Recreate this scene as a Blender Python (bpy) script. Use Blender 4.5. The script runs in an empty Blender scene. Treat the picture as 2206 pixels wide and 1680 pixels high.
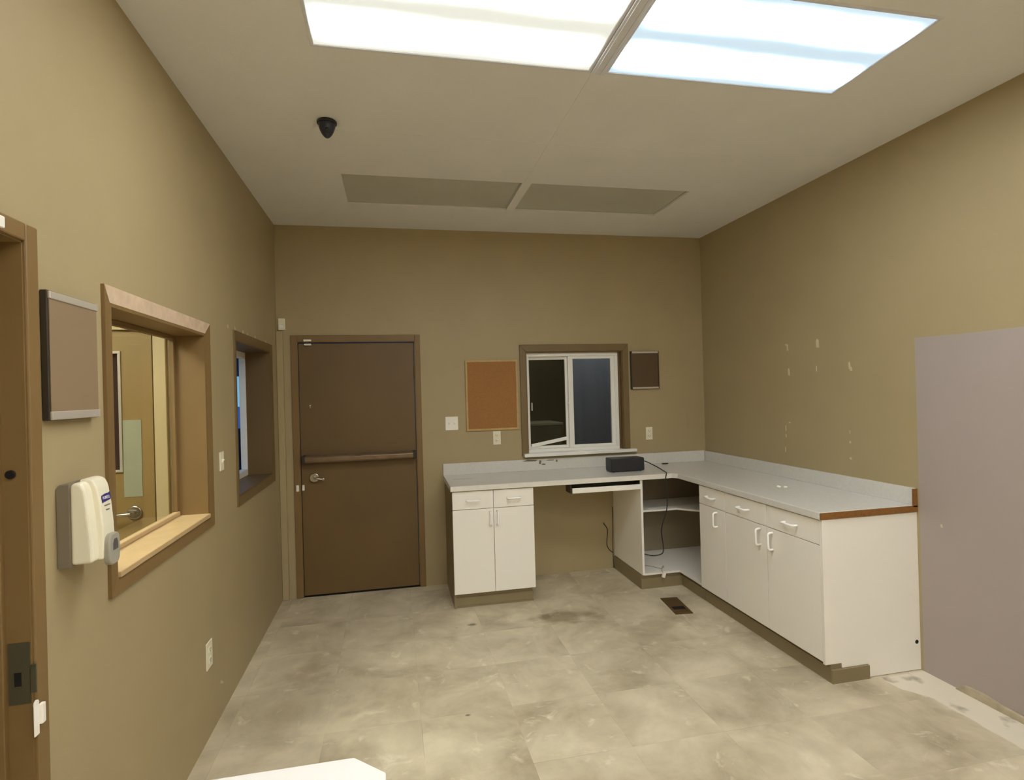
import bpy, bmesh, math
from mathutils import Vector, Matrix
C = bpy.context.scene.collection
pi = math.pi

# ------------------------------------------------------------------ helpers
def srgb(r, g, b):
    f = lambda c: (c/255)/12.92 if c/255 <= .04045 else (((c/255)+.055)/1.055)**2.4
    return (f(r), f(g), f(b), 1)

def mat(name, col, rough=.6, metal=0, noise=0, nscale=8, bump=0, bscale=60, spec=.5, coat=0):
    m = bpy.data.materials.new(name); m.use_nodes = True
    nt = m.node_tree; b = nt.nodes['Principled BSDF']
    b.inputs['Base Color'].default_value = col
    b.inputs['Roughness'].default_value = rough
    b.inputs['Metallic'].default_value = metal
    b.inputs['Specular IOR Level'].default_value = spec
    b.inputs['Coat Weight'].default_value = coat
    tc = nt.nodes.new('ShaderNodeTexCoord')
    if noise:
        n = nt.nodes.new('ShaderNodeTexNoise'); n.inputs['Scale'].default_value = nscale; n.inputs['Detail'].default_value = 5
        nt.links.new(tc.outputs['Object'], n.inputs['Vector'])
        r = nt.nodes.new('ShaderNodeValToRGB')
        r.color_ramp.elements[0].position = .3; r.color_ramp.elements[1].position = .7
        lo = [c*(1-noise) for c in col[:3]]+[1]; hi = [min(1, c*(1+noise)) for c in col[:3]]+[1]
        r.color_ramp.elements[0].color = lo; r.color_ramp.elements[1].color = hi
        nt.links.new(n.outputs['Fac'], r.inputs['Fac']); nt.links.new(r.outputs['Color'], b.inputs['Base Color'])
    if bump:
        n2 = nt.nodes.new('ShaderNodeTexNoise'); n2.inputs['Scale'].default_value = bscale; n2.inputs['Detail'].default_value = 4
        nt.links.new(tc.outputs['Object'], n2.inputs['Vector'])
        bp = nt.nodes.new('ShaderNodeBump'); bp.inputs['Strength'].default_value = bump; bp.inputs['Distance'].default_value = .002
        nt.links.new(n2.outputs['Fac'], bp.inputs['Height']); nt.links.new(bp.outputs['Normal'], b.inputs['Normal'])
    return m

def box(bm, x0, x1, y0, y1, z0, z1, bev=0, seg=2, mi=0):
    t = bmesh.new()
    bmesh.ops.create_cube(t, size=1)
    for v in t.verts:
        v.co = Vector(((x0+x1)/2+v.co.x*(x1-x0), (y0+y1)/2+v.co.y*(y1-y0), (z0+z1)/2+v.co.z*(z1-z0)))
    if bev: bmesh.ops.bevel(t, geom=list(t.edges), offset=bev, segments=seg, affect='EDGES', profile=.5)
    merge(bm, t, mi)

def merge(bm, t, mi=0, M=None):
    vm = {}
    for v in t.verts: vm[v] = bm.verts.new(M @ v.co if M else v.co)
    for f in t.faces:
        try:
            g = bm.faces.new([vm[v] for v in f.verts]); g.material_index = mi; g.smooth = f.smooth
        except ValueError: pass
    t.free()

def prism(bm, pts, axis, a, b, bev=0, mi=0, seg=2):
    """extrude a 2-D outline along an axis from a to b; pts are the other two coordinates in xyz order"""
    t = bmesh.new()
    def mk(p, s):
        if axis == 'x': return (s, p[0], p[1])
        if axis == 'y': return (p[0], s, p[1])
        return (p[0], p[1], s)
    A = [t.verts.new(mk(p, a)) for p in pts]; B = [t.verts.new(mk(p, b)) for p in pts]
    n = len(pts)
    t.faces.new(A); t.faces.new(B[::-1])
    for i in range(n): t.faces.new([A[i], B[i], B[(i+1) % n], A[(i+1) % n]][::-1])
    bmesh.ops.recalc_face_normals(t, faces=t.faces)
    if bev: bmesh.ops.bevel(t, geom=list(t.edges), offset=bev, segments=seg, affect='EDGES', profile=.5)
    merge(bm, t, mi)

def cyl(bm, p0, p1, r, n=24, r2=None, mi=0, bev=0):
    p0, p1 = Vector(p0), Vector(p1); d = p1-p0
    t = bmesh.new()
    bmesh.ops.create_cone(t, cap_ends=True, segments=n, radius1=r, radius2=r if r2 is None else r2, depth=d.length)
    for f in t.faces: f.smooth = len(f.verts) == 4
    if bev:
        bmesh.ops.bevel(t, geom=[e for e in t.edges if len(e.link_faces) == 2 and any(len(f.verts) > 4 for f in e.link_faces)], offset=bev, segments=3, affect='EDGES')
    M = Matrix.Translation((p0+p1)/2) @ d.to_track_quat('Z', 'Y').to_matrix().to_4x4()
    merge(bm, t, mi, M)

def tube(bm, pts, r, n=10, sub=0, mi=0):
    P = [Vector(p) for p in pts]
    if sub:
        Q = []
        for i in range(len(P)-1):
            a = P[max(i-1, 0)]; b = P[i]; c = P[i+1]; d = P[min(i+2, len(P)-1)]
            for k in range(sub):
                s = k/sub
                Q.append(.5*((2*b)+(c-a)*s+(2*a-5*b+4*c-d)*s*s+(-a+3*b-3*c+d)*s**3))
        Q.append(P[-1]); P = Q
    rings = []; nrm = None
    for i, p in enumerate(P):
        t = (P[min(i+1, len(P)-1)]-P[max(i-1, 0)]).normalized()
        if nrm is None:
            nrm = t.orthogonal().normalized()
        nrm = (nrm-t*nrm.dot(t)).normalized(); b = t.cross(nrm)
        rings.append([bm.verts.new(p+(nrm*math.cos(2*pi*k/n)+b*math.sin(2*pi*k/n))*r) for k in range(n)])
    for A, B in zip(rings, rings[1:]):
        for k in range(n):
            f = bm.faces.new([A[k], A[(k+1) % n], B[(k+1) % n], B[k]]); f.smooth = True; f.material_index = mi
    bm.faces.new(rings[0][::-1]).material_index = mi; bm.faces.new(rings[-1]).material_index = mi

def panel_holes(bm, axis, a, b, u0, u1, v0, v1, holes, mi=0):
    """flat slab between a and b along axis, spanning u x v, with rectangular holes (u0,u1,v0,v1)"""
    us = sorted(set([u0, u1]+[h[0] for h in holes]+[h[1] for h in holes])); us = [u for u in us if u0 <= u <= u1]
    vs = sorted(set([v0, v1]+[h[2] for h in holes]+[h[3] for h in holes])); vs = [v for v in vs if v0 <= v <= v1]
    def mk(s, u, v):
        return {'x': (s, u, v), 'y': (u, s, v), 'z': (u, v, s)}[axis]
    t = bmesh.new(); V = {}
    def vert(s, i, j):
        if (s, i, j) not in V: V[(s, i, j)] = t.verts.new(mk(a if s == 0 else b, us[i], vs[j]))
        return V[(s, i, j)]
    def solid(i, j):
        if i < 0 or j < 0 or i >= len(us)-1 or j >= len(vs)-1: return False
        cu, cv = (us[i]+us[i+1])/2, (vs[j]+vs[j+1])/2
        return not any(h[0] < cu < h[1] and h[2] < cv < h[3] for h in holes)
    for i in range(len(us)-1):
        for j in range(len(vs)-1):
            if not solid(i, j): continue
            for s in (0, 1): t.faces.new([vert(s, i, j), vert(s, i+1, j), vert(s, i+1, j+1), vert(s, i, j+1)])
            for di, dj, e in ((-1, 0, ((i, j), (i, j+1))), (1, 0, ((i+1, j), (i+1, j+1))), (0, -1, ((i, j), (i+1, j))), (0, 1, ((i, j+1), (i+1, j+1)))):
                if not solid(i+di, j+dj):
                    t.faces.new([vert(0, *e[0]), vert(0, *e[1]), vert(1, *e[1]), vert(1, *e[0])])
    bmesh.ops.recalc_face_normals(t, faces=t.faces)
    merge(bm, t, mi)

def obj(name, bm, mats, parent=None, origin=None):
    """link the bmesh as one object; world coordinates, moved to the parent's origin"""
    bmesh.ops.recalc_face_normals(bm, faces=bm.faces)
    o0 = Vector(origin) if origin is not None else (parent.matrix_world.translation if parent and parent.type == 'EMPTY' else Vector((0, 0, 0)))
    if parent is not None and parent.type != 'EMPTY':
        o0 = Vector(parent['_o'])
    for v in bm.verts: v.co -= o0
    me = bpy.data.meshes.new(name); bm.to_mesh(me); bm.free()
    for m in (mats if isinstance(mats, (list, tuple)) else [mats]): me.materials.append(m)
    o = bpy.data.objects.new(name, me); C.objects.link(o)
    o['_o'] = tuple(o0)
    if parent is None: o.location = o0
    else: o.parent = parent
    return o

def thing(name, label, cat, loc, group=None, kind=None):
    o = bpy.data.objects.new(name, None); C.objects.link(o); o.location = loc; o.empty_display_size = .1
    o.matrix_world = Matrix.Translation(loc)
    if label: o['label'] = label
    if cat: o['category'] = cat
    if group: o['group'] = group
    if kind: o['kind'] = kind
    return o

def tag(o, label, cat, group=None):
    o['label'] = label; o['category'] = cat
    if group: o['group'] = group
    return o

def struct(name, bm, mats, label=None):
    o = obj(name, bm, mats); o['kind'] = 'structure'
    if label: o['label'] = label
    return o

def B(*boxes, **k):
    bm = bmesh.new()
    for b in boxes: box(bm, *b, **k)
    return bm

# ------------------------------------------------------------------ dimensions
W, H = 3.728, 2.985            # room width, height; back wall is y = 0, left wall x = 0
YF = -9.2                      # wall behind the camera
T = .155                       # wall thickness

# ------------------------------------------------------------------ materials
wallp  = mat('olive_wall_paint', srgb(170, 154, 118), .48, noise=.03, nscale=2.5, bump=.15, bscale=140, spec=.4)
ceilp  = mat('ceiling_paint', srgb(232, 232, 231), .85, noise=.02, nscale=3, bump=.35, bscale=90)
brown  = mat('brown_trim_paint', srgb(126, 100, 60), .5, noise=.04, nscale=5)
browndk = mat('brown_door_paint', srgb(108, 84, 49), .5, noise=.07, nscale=2.2)
olivetrim = mat('dark_olive_trim_paint', srgb(118, 98, 62), .5, noise=.03, nscale=5)
paler   = mat('paler_trim', srgb(214, 190, 164), .55, noise=.1, nscale=22)  # head casing, lighter than the other casing boards
sillm  = mat('worn_tan_sill', srgb(196, 168, 124), .5, noise=.06, nscale=14)
tanp   = mat('tan_paint', srgb(206, 188, 146), .5, noise=.03, nscale=4)
leafp  = mat('olive_door_paint', srgb(150, 124, 74), .5, noise=.03, nscale=3)
white  = mat('white_laminate', srgb(244, 240, 232), .36, noise=.012, nscale=2)
lamgrey = mat('grey_laminate', srgb(214, 212, 206), .26, noise=.035, nscale=60)
lamlit = mat('laminate_lit_edge', srgb(228, 224, 214), .35, noise=.03, nscale=40)  # paler than the top: light on the front edge is painted in
chip   = mat('brown_particleboard', srgb(134, 90, 40), .8, noise=.16, nscale=90)
taupe  = mat('taupe_base_paint', srgb(136, 122, 92), .55, noise=.04, nscale=6)
plast  = mat('white_plastic', srgb(244, 240, 230), .35)
plast2 = mat('cream_plastic', srgb(234, 228, 204), .35)
handm  = mat('white_handle_plastic', srgb(253, 252, 250), .25)
vinyl  = mat('white_vinyl', srgb(240, 239, 234), .35)
black  = mat('black_plastic', srgb(38, 38, 42), .45)
blackm = mat('black_rubber', srgb(18, 17, 17), .5)
void   = mat('dark_hole', srgb(12, 10, 8), .9)
chrome = mat('brushed_chrome', srgb(205, 200, 190), .25, metal=1)
barm   = mat('worn_bronze_metal', srgb(134, 114, 92), .3, metal=.6, noise=.22, nscale=7)
silver = mat('silver_rail', srgb(196, 188, 176), .4, metal=.35)
filem  = mat('taupe_panel', srgb(140, 118, 92), .6, noise=.02, nscale=5)
filedk = mat('dark_brown_edge', srgb(50, 40, 28), .5)
framedk = mat('dark_walnut_panel', srgb(88, 68, 44), .6, noise=.04, nscale=8)
cork   = mat('cork', srgb(160, 114, 66), .9, noise=.12, nscale=160, bump=.4, bscale=300)
corkfr = mat('pine_frame', srgb(188, 158, 100), .5, noise=.08, nscale=20)
steel  = mat('dull_steel', srgb(98, 94, 76), .45, metal=.6)
greyp  = mat('grey_plastic', srgb(120, 110, 92), .5)
greyl  = mat('light_grey_plastic', srgb(160, 156, 142), .4)
blue   = mat('blue_print', srgb(48, 44, 112), .5)
inkm   = mat('grey_ink', srgb(120, 118, 112), .6)
whitei = mat('white_print', srgb(225, 222, 226), .5)
mauve  = mat('mauve_grey_paint', srgb(168, 156, 150), .55, noise=.03, nscale=2, bump=.1, bscale=120)
plaster = mat('bare_plaster', srgb(204, 194, 160), .8)
tablem = mat('white_table_top', srgb(240, 238, 236), .35)
ventm  = mat('bronze_vent', srgb(98, 76, 46), .5, metal=.3)
lensoff = mat('unlit_prismatic_lens', srgb(196, 196, 186), .3, noise=.03, nscale=3, bump=.6, bscale=220)
trimw  = mat('fixture_frame_paint', srgb(222, 224, 232), .75)
ltbox  = mat('fixture_inside', srgb(225, 225, 222), .6)
dirt   = mat('dark_stain', srgb(126, 112, 92), .8)

def glass(name, tint=(1, 1, 1, 1), rough=0.0):
    m = bpy.data.materials.new(name); m.use_nodes = True; nt = m.node_tree
    nt.nodes.remove(nt.nodes['Principled BSDF']); out = nt.nodes['Material Output']
    tr = nt.nodes.new('ShaderNodeBsdfTransparent'); tr.inputs[0].default_value = tint
    gl = nt.nodes.new('ShaderNodeBsdfGlossy'); gl.inputs['Roughness'].default_value = rough
    fr = nt.nodes.new('ShaderNodeFresnel'); fr.inputs[0].default_value = 1.5
    mx = nt.nodes.new('ShaderNodeMixShader')
    ge = nt.nodes.new('ShaderNodeNewGeometry'); inv = nt.nodes.new('ShaderNodeMath'); inv.operation = 'SUBTRACT'; inv.inputs[0].default_value = 1
    nt.links.new(ge.outputs['Backfacing'], inv.inputs[1])
    mu = nt.nodes.new('ShaderNodeMath'); mu.operation = 'MULTIPLY'; nt.links.new(fr.outputs[0], mu.inputs[0]); nt.links.new(inv.outputs[0], mu.inputs[1])
    nt.links.new(mu.outputs[0], mx.inputs[0]); nt.links.new(tr.outputs[0], mx.inputs[1]); nt.links.new(gl.outputs[0], mx.inputs[2])
    nt.links.new(mx.outputs[0], out.inputs[0]); return m
glz = glass('window_glass', (.93, .95, .92, 1))
glzdark = glass('dark_window_glass', (.75, .77, .75, 1))

def diffuser_mat(name, edge, core, es, cs, y0, y1, period):
    """acrylic lens lit by tubes that run along x; brighter over each tube"""
    m = bpy.data.materials.new(name); m.use_nodes = True; nt = m.node_tree
    L = nt.links; N = nt.nodes; b = N['Principled BSDF']
    b.inputs['Base Color'].default_value = (.6, .6, .6, 1); b.inputs['Roughness'].default_value = .3
    tc = N.new('ShaderNodeTexCoord'); sx = N.new('ShaderNodeSeparateXYZ'); L.new(tc.outputs['Object'], sx.inputs[0])
    ns = N.new('ShaderNodeTexNoise'); ns.inputs['Scale'].default_value = 2.2; ns.inputs['Detail'].default_value = 2
    mp = N.new('ShaderNodeMapping'); mp.inputs['Scale'].default_value = (.7, 3, 1)
    L.new(tc.outputs['Object'], mp.inputs[0]); L.new(mp.outputs[0], ns.inputs['Vector'])
    a = N.new('ShaderNodeMath'); a.operation = 'MULTIPLY_ADD'; a.inputs[1].default_value = 2*pi/period; a.inputs[2].default_value = pi-.8
    L.new(sx.outputs['Y'], a.inputs[0])
    w = N.new('ShaderNodeMath'); w.operation = 'MULTIPLY_ADD'; w.inputs[1].default_value = 1.6; L.new(ns.outputs['Fac'], w.inputs[0]); L.new(a.outputs[0], w.inputs[2])
    c = N.new('ShaderNodeMath'); c.operation = 'COSINE'; L.new(w.outputs[0], c.inputs[0])
    r = N.new('ShaderNodeMapRange'); r.inputs['From Min'].default_value = -1; r.inputs['From Max'].default_value = 1; L.new(c.outputs[0], r.inputs['Value'])
    p = N.new('ShaderNodeMath'); p.operation = 'POWER'; p.inputs[1].default_value = 2.2; L.new(r.outputs[0], p.inputs[0])
    last = p.outputs[0]
    for ax, half, fall in (('X', .577, .10), ('Y', .284, .06)):
        ab = N.new('ShaderNodeMath'); ab.operation = 'ABSOLUTE'; L.new(sx.outputs[ax], ab.inputs[0])
        ed = N.new('ShaderNodeMapRange'); ed.interpolation_type = 'SMOOTHSTEP'; ed.inputs['From Min'].default_value = half; ed.inputs['From Max'].default_value = half-fall
        L.new(ab.outputs[0], ed.inputs['Value'])
        ml = N.new('ShaderNodeMath'); ml.operation = 'MULTIPLY'; L.new(last, ml.inputs[0]); L.new(ed.outputs[0], ml.inputs[1]); last = ml.outputs[0]
    mc = N.new('ShaderNodeMix'); mc.data_type = 'RGBA'; mc.inputs[6].default_value = edge; mc.inputs[7].default_value = core; L.new(last, mc.inputs[0])
    st = N.new('ShaderNodeMapRange'); st.inputs['To Min'].default_value = es; st.inputs['To Max'].default_value = cs; L.new(last, st.inputs['Value'])
    L.new(mc.outputs[2], b.inputs['Emission Color']); L.new(st.outputs[0], b.inputs['Emission Strength'])
    return m

# floor: mottled vinyl tile with seams, pale bare strip by the right wall, scuffs
def floor_mat():
    m = bpy.data.materials.new('mottled_vinyl_tile'); m.use_nodes = True; nt = m.node_tree; N = nt.nodes; L = nt.links
    b = N['Principled BSDF']; tc = N.new('ShaderNodeTexCoord')
    br = N.new('ShaderNodeTexBrick'); br.offset = 0; br.inputs['Scale'].default_value = 1
    br.inputs['Brick Width'].default_value = .457; br.inputs['Row Height'].default_value = .457
    bmp = N.new('ShaderNodeMapping'); bmp.inputs['Location'].default_value = (-.076, .12, 0); L.new(tc.outputs['Object'], bmp.inputs[0])
    br.inputs['Mortar Size'].default_value = .0016; br.inputs['Mortar Smooth'].default_value = .3
    br.inputs['Color1'].default_value = (0, 0, 0, 1); br.inputs['Color2'].default_value = (1, 1, 1, 1); br.inputs['Mortar'].default_value = (.5, .5, .5, 1)
    L.new(bmp.outputs[0], br.inputs['Vector'])
    # every tile shifts the marbling
    va = N.new('ShaderNodeVectorMath'); va.operation = 'MULTIPLY_ADD'; va.inputs[1].default_value = (.22, .17, .3)
    L.new(br.outputs['Color'], va.inputs[0]); L.new(tc.outputs['Object'], va.inputs[2])
    n1 = N.new('ShaderNodeTexNoise'); n1.inputs['Scale'].default_value = 2.9; n1.inputs['Detail'].default_value = 7; n1.inputs['Roughness'].default_value = .6; n1.inputs['Distortion'].default_value = .35
    n2 = N.new('ShaderNodeTexNoise'); n2.inputs['Scale'].default_value = 8; n2.inputs['Detail'].default_value = 6; n2.inputs['Roughness'].default_value = .6; n2.inputs['Distortion'].default_value = .6
    L.new(va.outputs[0], n1.inputs['Vector']); L.new(va.outputs[0], n2.inputs['Vector'])
    r1 = N.new('ShaderNodeValToRGB'); e = r1.color_ramp.elements
    e[0].position = .30; e[0].color = srgb(162, 149, 124); e[1].position = .68; e[1].color = srgb(218, 206, 180)
    q = r1.color_ramp.elements.new(.5); q.color = srgb(196, 184, 158)
    L.new(n1.outputs['Fac'], r1.inputs['Fac'])
    r2 = N.new('ShaderNodeValToRGB'); r2.color_ramp.elements[0].position = .6; r2.color_ramp.elements[0].color = (0, 0, 0, 1)
    r2.color_ramp.elements[1].position = .74; r2.color_ramp.elements[1].color = (.5, .5, .5, 1); L.new(n2.outputs['Fac'], r2.inputs['Fac'])
    m1 = N.new('ShaderNodeMix'); m1.data_type = 'RGBA'; m1.inputs[7].default_value = srgb(236, 227, 204)
    r2.color_ramp.elements[1].color = (.75, .75, .75, 1); L.new(r2.outputs[0], m1.inputs[0]); L.new(r1.outputs[0], m1.inputs[6])
    # worn, dirty seams
    n3 = N.new('ShaderNodeTexNoise'); n3.inputs['Scale'].default_value = 3.1; L.new(tc.outputs['Object'], n3.inputs['Vector'])
    r3 = N.new('ShaderNodeMapRange'); r3.inputs['From Min'].default_value = .45; r3.inputs['From Max'].default_value = .7; r3.inputs['To Max'].default_value = .5; L.new(n3.outputs['Fac'], r3.inputs['Value'])
    sm = N.new('ShaderNodeMath'); sm.operation = 'MULTIPLY'; L.new(br.outputs['Fac'], sm.inputs[0]); L.new(r3.outputs[0], sm.inputs[1])
    m2 = N.new('ShaderNodeMix'); m2.data_type = 'RGBA'; m2.inputs[7].default_value = srgb(120, 106, 82)
    L.new(sm.outputs[0], m2.inputs[0]); L.new(m1.outputs[2], m2.inputs[6])
    last = m2.outputs[2]
    n4 = N.new('ShaderNodeTexNoise'); n4.inputs['Scale'].default_value = 9; n4.inputs['Detail'].default_value = 4; L.new(tc.outputs['Object'], n4.inputs['Vector'])
    def spot(x, y, rx, ry, col, amt):
        nonlocal last
        mp = N.new('ShaderNodeMapping'); mp.vector_type = 'POINT'
        mp.inputs['Location'].default_value = (-x/rx, -y/ry, 0); mp.inputs['Scale'].default_value = (1/rx, 1/ry, 0)
        L.new(tc.outputs['Object'], mp.inputs[0])
        ln = N.new('ShaderNodeVectorMath'); ln.operation = 'LENGTH'; L.new(mp.outputs[0], ln.inputs[0])
        ad = N.new('ShaderNodeMath'); ad.operation = 'MULTIPLY_ADD'; ad.inputs[1].default_value = 2.6; ad.inputs[2].default_value = -1.3; L.new(n4.outputs['Fac'], ad.inputs[0])
        sb = N.new('ShaderNodeMath'); sb.operation = 'ADD'; L.new(ln.outputs['Value'], sb.inputs[0]); L.new(ad.outputs[0], sb.inputs[1])
        rr = N.new('ShaderNodeMapRange'); rr.inputs['From Min'].default_value = 1.1; rr.inputs['From Max'].default_value = .3; rr.inputs['To Max'].default_value = amt; L.new(sb.outputs[0], rr.inputs['Value'])
        mm = N.new('ShaderNodeMix'); mm.data_type = 'RGBA'; mm.inputs[7].default_value = col
        L.new(rr.outputs[0], mm.inputs[0]); L.new(last, mm.inputs[6]); last = mm.outputs[2]
    spot(2.06, -.92, .26, .13, srgb(112, 94, 62), .6)
    spot(1.92, -.87, .1, .05, srgb(88, 70, 44), .6)
    spot(2.60, -1.2, .3, .12, srgb(150, 136, 106), .45)
    spot(1.39, -.89, .035, .02, srgb(80, 68, 50), .8)
    spot(1.28, -.91, .02, .012, srgb(80, 68, 50), .8)
    spot(1.217, -1.97, .014, .01, srgb(80, 68, 50), .8)
    spot(.60, -1.95, .16, .2, srgb(226, 214, 184), .6)
    spot(.36, -1.3, .12, .2, srgb(150, 134, 106), .5)
    # bare subfloor strip where a cabinet once stood against the right wall
    sx = N.new('ShaderNodeSeparateXYZ'); L.new(tc.outputs['Object'], sx.inputs[0])
    n5 = N.new('ShaderNodeTexNoise'); n5.inputs['Scale'].default_value = 7; n5.inputs['Detail'].default_value = 3; L.new(tc.outputs['Object'], n5.inputs['Vector'])
    # bulge towards the cabinet end
    bl = N.new('ShaderNodeMapRange'); bl.inputs['From Min'].default_value = -2.42; bl.inputs['From Max'].default_value = -2.3; bl.inputs['To Max'].default_value = .08; L.new(sx.outputs['Y'], bl.inputs['Value'])
    x1 = N.new('ShaderNodeMath'); x1.operation = 'ADD'; L.new(sx.outputs['X'], x1.inputs[0]); L.new(bl.outputs[0], x1.inputs[1])
    nm = N.new('ShaderNodeMath'); nm.operation = 'MULTIPLY'; nm.inputs[1].default_value = .05; L.new(n5.outputs['Fac'], nm.inputs[0])
    x2 = N.new('ShaderNodeMath'); x2.operation = 'SUBTRACT'; L.new(x1.outputs[0], x2.inputs[0]); L.new(nm.outputs[0], x2.inputs[1])
    gx = N.new('ShaderNodeMapRange'); gx.inputs['From Min'].default_value = 3.492; gx.inputs['From Max'].default_value = 3.502; L.new(x2.outputs[0], gx.inputs['Value'])
    gy = N.new('ShaderNodeMapRange'); gy.inputs['From Min'].default_value = -2.17; gy.inputs['From Max'].default_value = -2.19; L.new(sx.outputs['Y'], gy.inputs['Value'])
    gm = N.new('ShaderNodeMath'); gm.operation = 'MULTIPLY'; L.new(gx.outputs[0], gm.inputs[0]); L.new(gy.outputs[0], gm.inputs[1])
    rs = N.new('ShaderNodeValToRGB'); rs.color_ramp.elements[0].position = .28; rs.color_ramp.elements[0].color = srgb(150, 142, 122)
    rs.color_ramp.elements[1].position = .42; rs.color_ramp.elements[1].color = srgb(222, 214, 196); L.new(n5.outputs['Fac'], rs.inputs['Fac'])
    m3 = N.new('ShaderNodeMix'); m3.data_type = 'RGBA'; L.new(gm.outputs[0], m3.inputs[0]); L.new(last, m3.inputs[6]); L.new(rs.outputs[0], m3.inputs[7])
    L.new(m3.outputs[2], b.inputs['Base Color'])
    rg = N.new('ShaderNodeMapRange'); rg.inputs['To Min'].default_value = .34; rg.inputs['To Max'].default_value = .55; L.new(n1.outputs['Fac'], rg.inputs['Value']); L.new(rg.outputs[0], b.inputs['Roughness'])
    bp = N.new('ShaderNodeBump'); bp.inputs['Strength'].default_value = .12; bp.inputs['Distance'].default_value = .003; bp.invert = True
    L.new(br.outputs['Fac'], bp.inputs['Height']); L.new(bp.outputs[0], b.inputs['Normal'])
    return m
floorm = floor_mat()

# ------------------------------------------------------------------ the room shell
struct('floor', B((-2.0, W+T, YF-T, 2.9, -.12, 0)), floorm)

# ceiling with recesses for the light fixtures
LX = [(.615, 1.772), (1.834, 2.985)]
LY = [(-3.03, -2.462), (-1.141, -.581), (-4.95, -4.38), (-6.85, -6.28), (-8.75, -8.18)]
holes = [(a, b, c, d) for a, b in LX for c, d in LY]
bm = bmesh.new()
panel_holes(bm, 'z', H, H+.14, 0, W, YF, 0, holes)
box(bm, 1.782, 1.826, -2.45, -1.15, H-.0015, H+.001)          # taped seams
box(bm, 1.782, 1.826, -.57, -.01, H-.0015, H+.001)
box(bm, .62, 1.78, -1.74, -1.70, H-.0015, H+.001); box(bm, 1.828, 2.98, -1.74, -1.70, H-.0015, H+.001)
struct('ceiling', bm, ceilp)

DO = (-4.10, -3.163, 0, 2.012)                                 # doorway in left wall
W1 = (-2.717, -1.768, 1.036, 1.930)
W2 = (-1.216, -.276, 1.032, 1.955)
bm = bmesh.new()
panel_holes(bm, 'x', -T, 0, YF, 0, 0, H+.14, [DO, W1, W2])
# small scar of bare plaster near the outlet
prism(bm, [(-1.66, .165), (-1.645, .175), (-1.60, .142), (-1.63, .15)], 'x', .0002, .0012, mi=1)
for y, z in ((-1.361, 2.012), (-1.216, 2.014), (-1.033, 2.012), (-.93, 2.011), (-.72, 2.013), (-.40, 2.012)):
    prism(bm, [(y-.012, z-.008), (y+.01, z-.01), (y+.012, z+.008), (y-.006, z+.014)], 'x', .0002, .002, mi=1)
struct('wall_left', bm, [wallp, plaster])

DB = (.153, 1.080, 0, 2.047)
W3 = (2.03, 2.922, 1.055, 1.945)
bm = bmesh.new()
panel_holes(bm, 'y', 0, T, -T, W+T, 0, H+.14, [DB, W3])
struct('wall_back', bm, wallp)

bm = bmesh.new()
box(bm, W, W+T, YF, 0, 0, H+.14)
prism(bm, [(-2.183, .0), (-2.183, 1.842), (-2.45, 1.836), (-3.9, 1.85), (-3.9, 0)], 'x', W-.0015, W+.001, mi=1)
def flake(y, z, w, h, k=0):
    prism(bm, [(y-w, z-h), (y+w*.7, z-h*.9), (y+w, z+h*.5), (y+w*.2, z+h), (y-w*.8, z+h*(.6-k))], 'x', W-.0025, W+.001, mi=2)
flake(-1.153, 1.872, .008, .024); flake(-1.142, 1.892, .012, .006); flake(-1.452, 1.876, .014, .03)
flake(-1.160, 1.692, .010, .027); flake(-1.437, 1.705, .003, .02); flake(-1.722, 1.712, .007, .025); flake(-1.733, 1.690, .010, .014)
flake(-1.152, 1.323, .010, .005); flake(-1.113, 1.28, .004, .02, .3); flake(-1.112, 1.225, .004, .012); flake(-1.104, 1.122, .003, .02)
flake(-1.711, 1.226, .006, .008); flake(-1.711, 1.123, .008, .008); flake(-1.711, 1.291, .002, .012)
flake(-2.31, .83, .006, .009)
struct('wall_right', bm, [wallp, mauve, plaster])
struct('wall_front', B((-T, W+T, YF-T, YF, 0, H+.14)), wallp)

# torn strip of base left on the right wall
bm = bmesh.new()
pts = [(-2.37, .0), (-2.39, .022), (-2.42, .04), (-2.50, .046), (-2.60, .034), (-2.72, .03), (-2.95, .026), (-3.6, .028), (-3.6, 0)]
prism(bm, pts, 'x', W-.016, W-.0005, bev=.002)
struct('baseboard_right', bm, mat('torn_base_strip', srgb(176, 164, 140), .7, noise=.2, nscale=14))
# raceway in the back left corner
struct('trim_1', B((.0, .05, -.035, 0, 0, 2.135), bev=.006), wallp)

# ------------------------------------------------------------------ window_1: large interior window, left wall
def casing_left(win, y0, y1, z0, z1, w, proj, mats, names=True):
    """four mitred casing boards round an opening on the left wall"""
    o = [(y0-w, z1+w), (y1+w, z1+w), (y1+w, z0-w), (y0-w, z0-w)]
    i = [(y0, z1), (y1, z1), (y1, z0), (y0, z0)]
    nm = ['head_casing', 'side_casing', 'lower_casing', 'side_casing']
    for k in range(4):
        bm = bmesh.new(); n = (k+1) % 4
        fr = [bm.verts.new((proj, *o[k])), bm.verts.new((proj, *o[n])), bm.verts.new((.003, *i[n])), bm.verts.new((.003, *i[k]))]
        bk = [bm.verts.new((.0004, v.co.y, v.co.z)) for v in fr]
        bm.faces.new(fr); bm.faces.new(bk[::-1])
        for q in range(4): bm.faces.new([fr[q], bk[q], bk[(q+1) % 4], fr[(q+1) % 4]])
        obj(nm[k], bm, mats[k], win)

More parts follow.
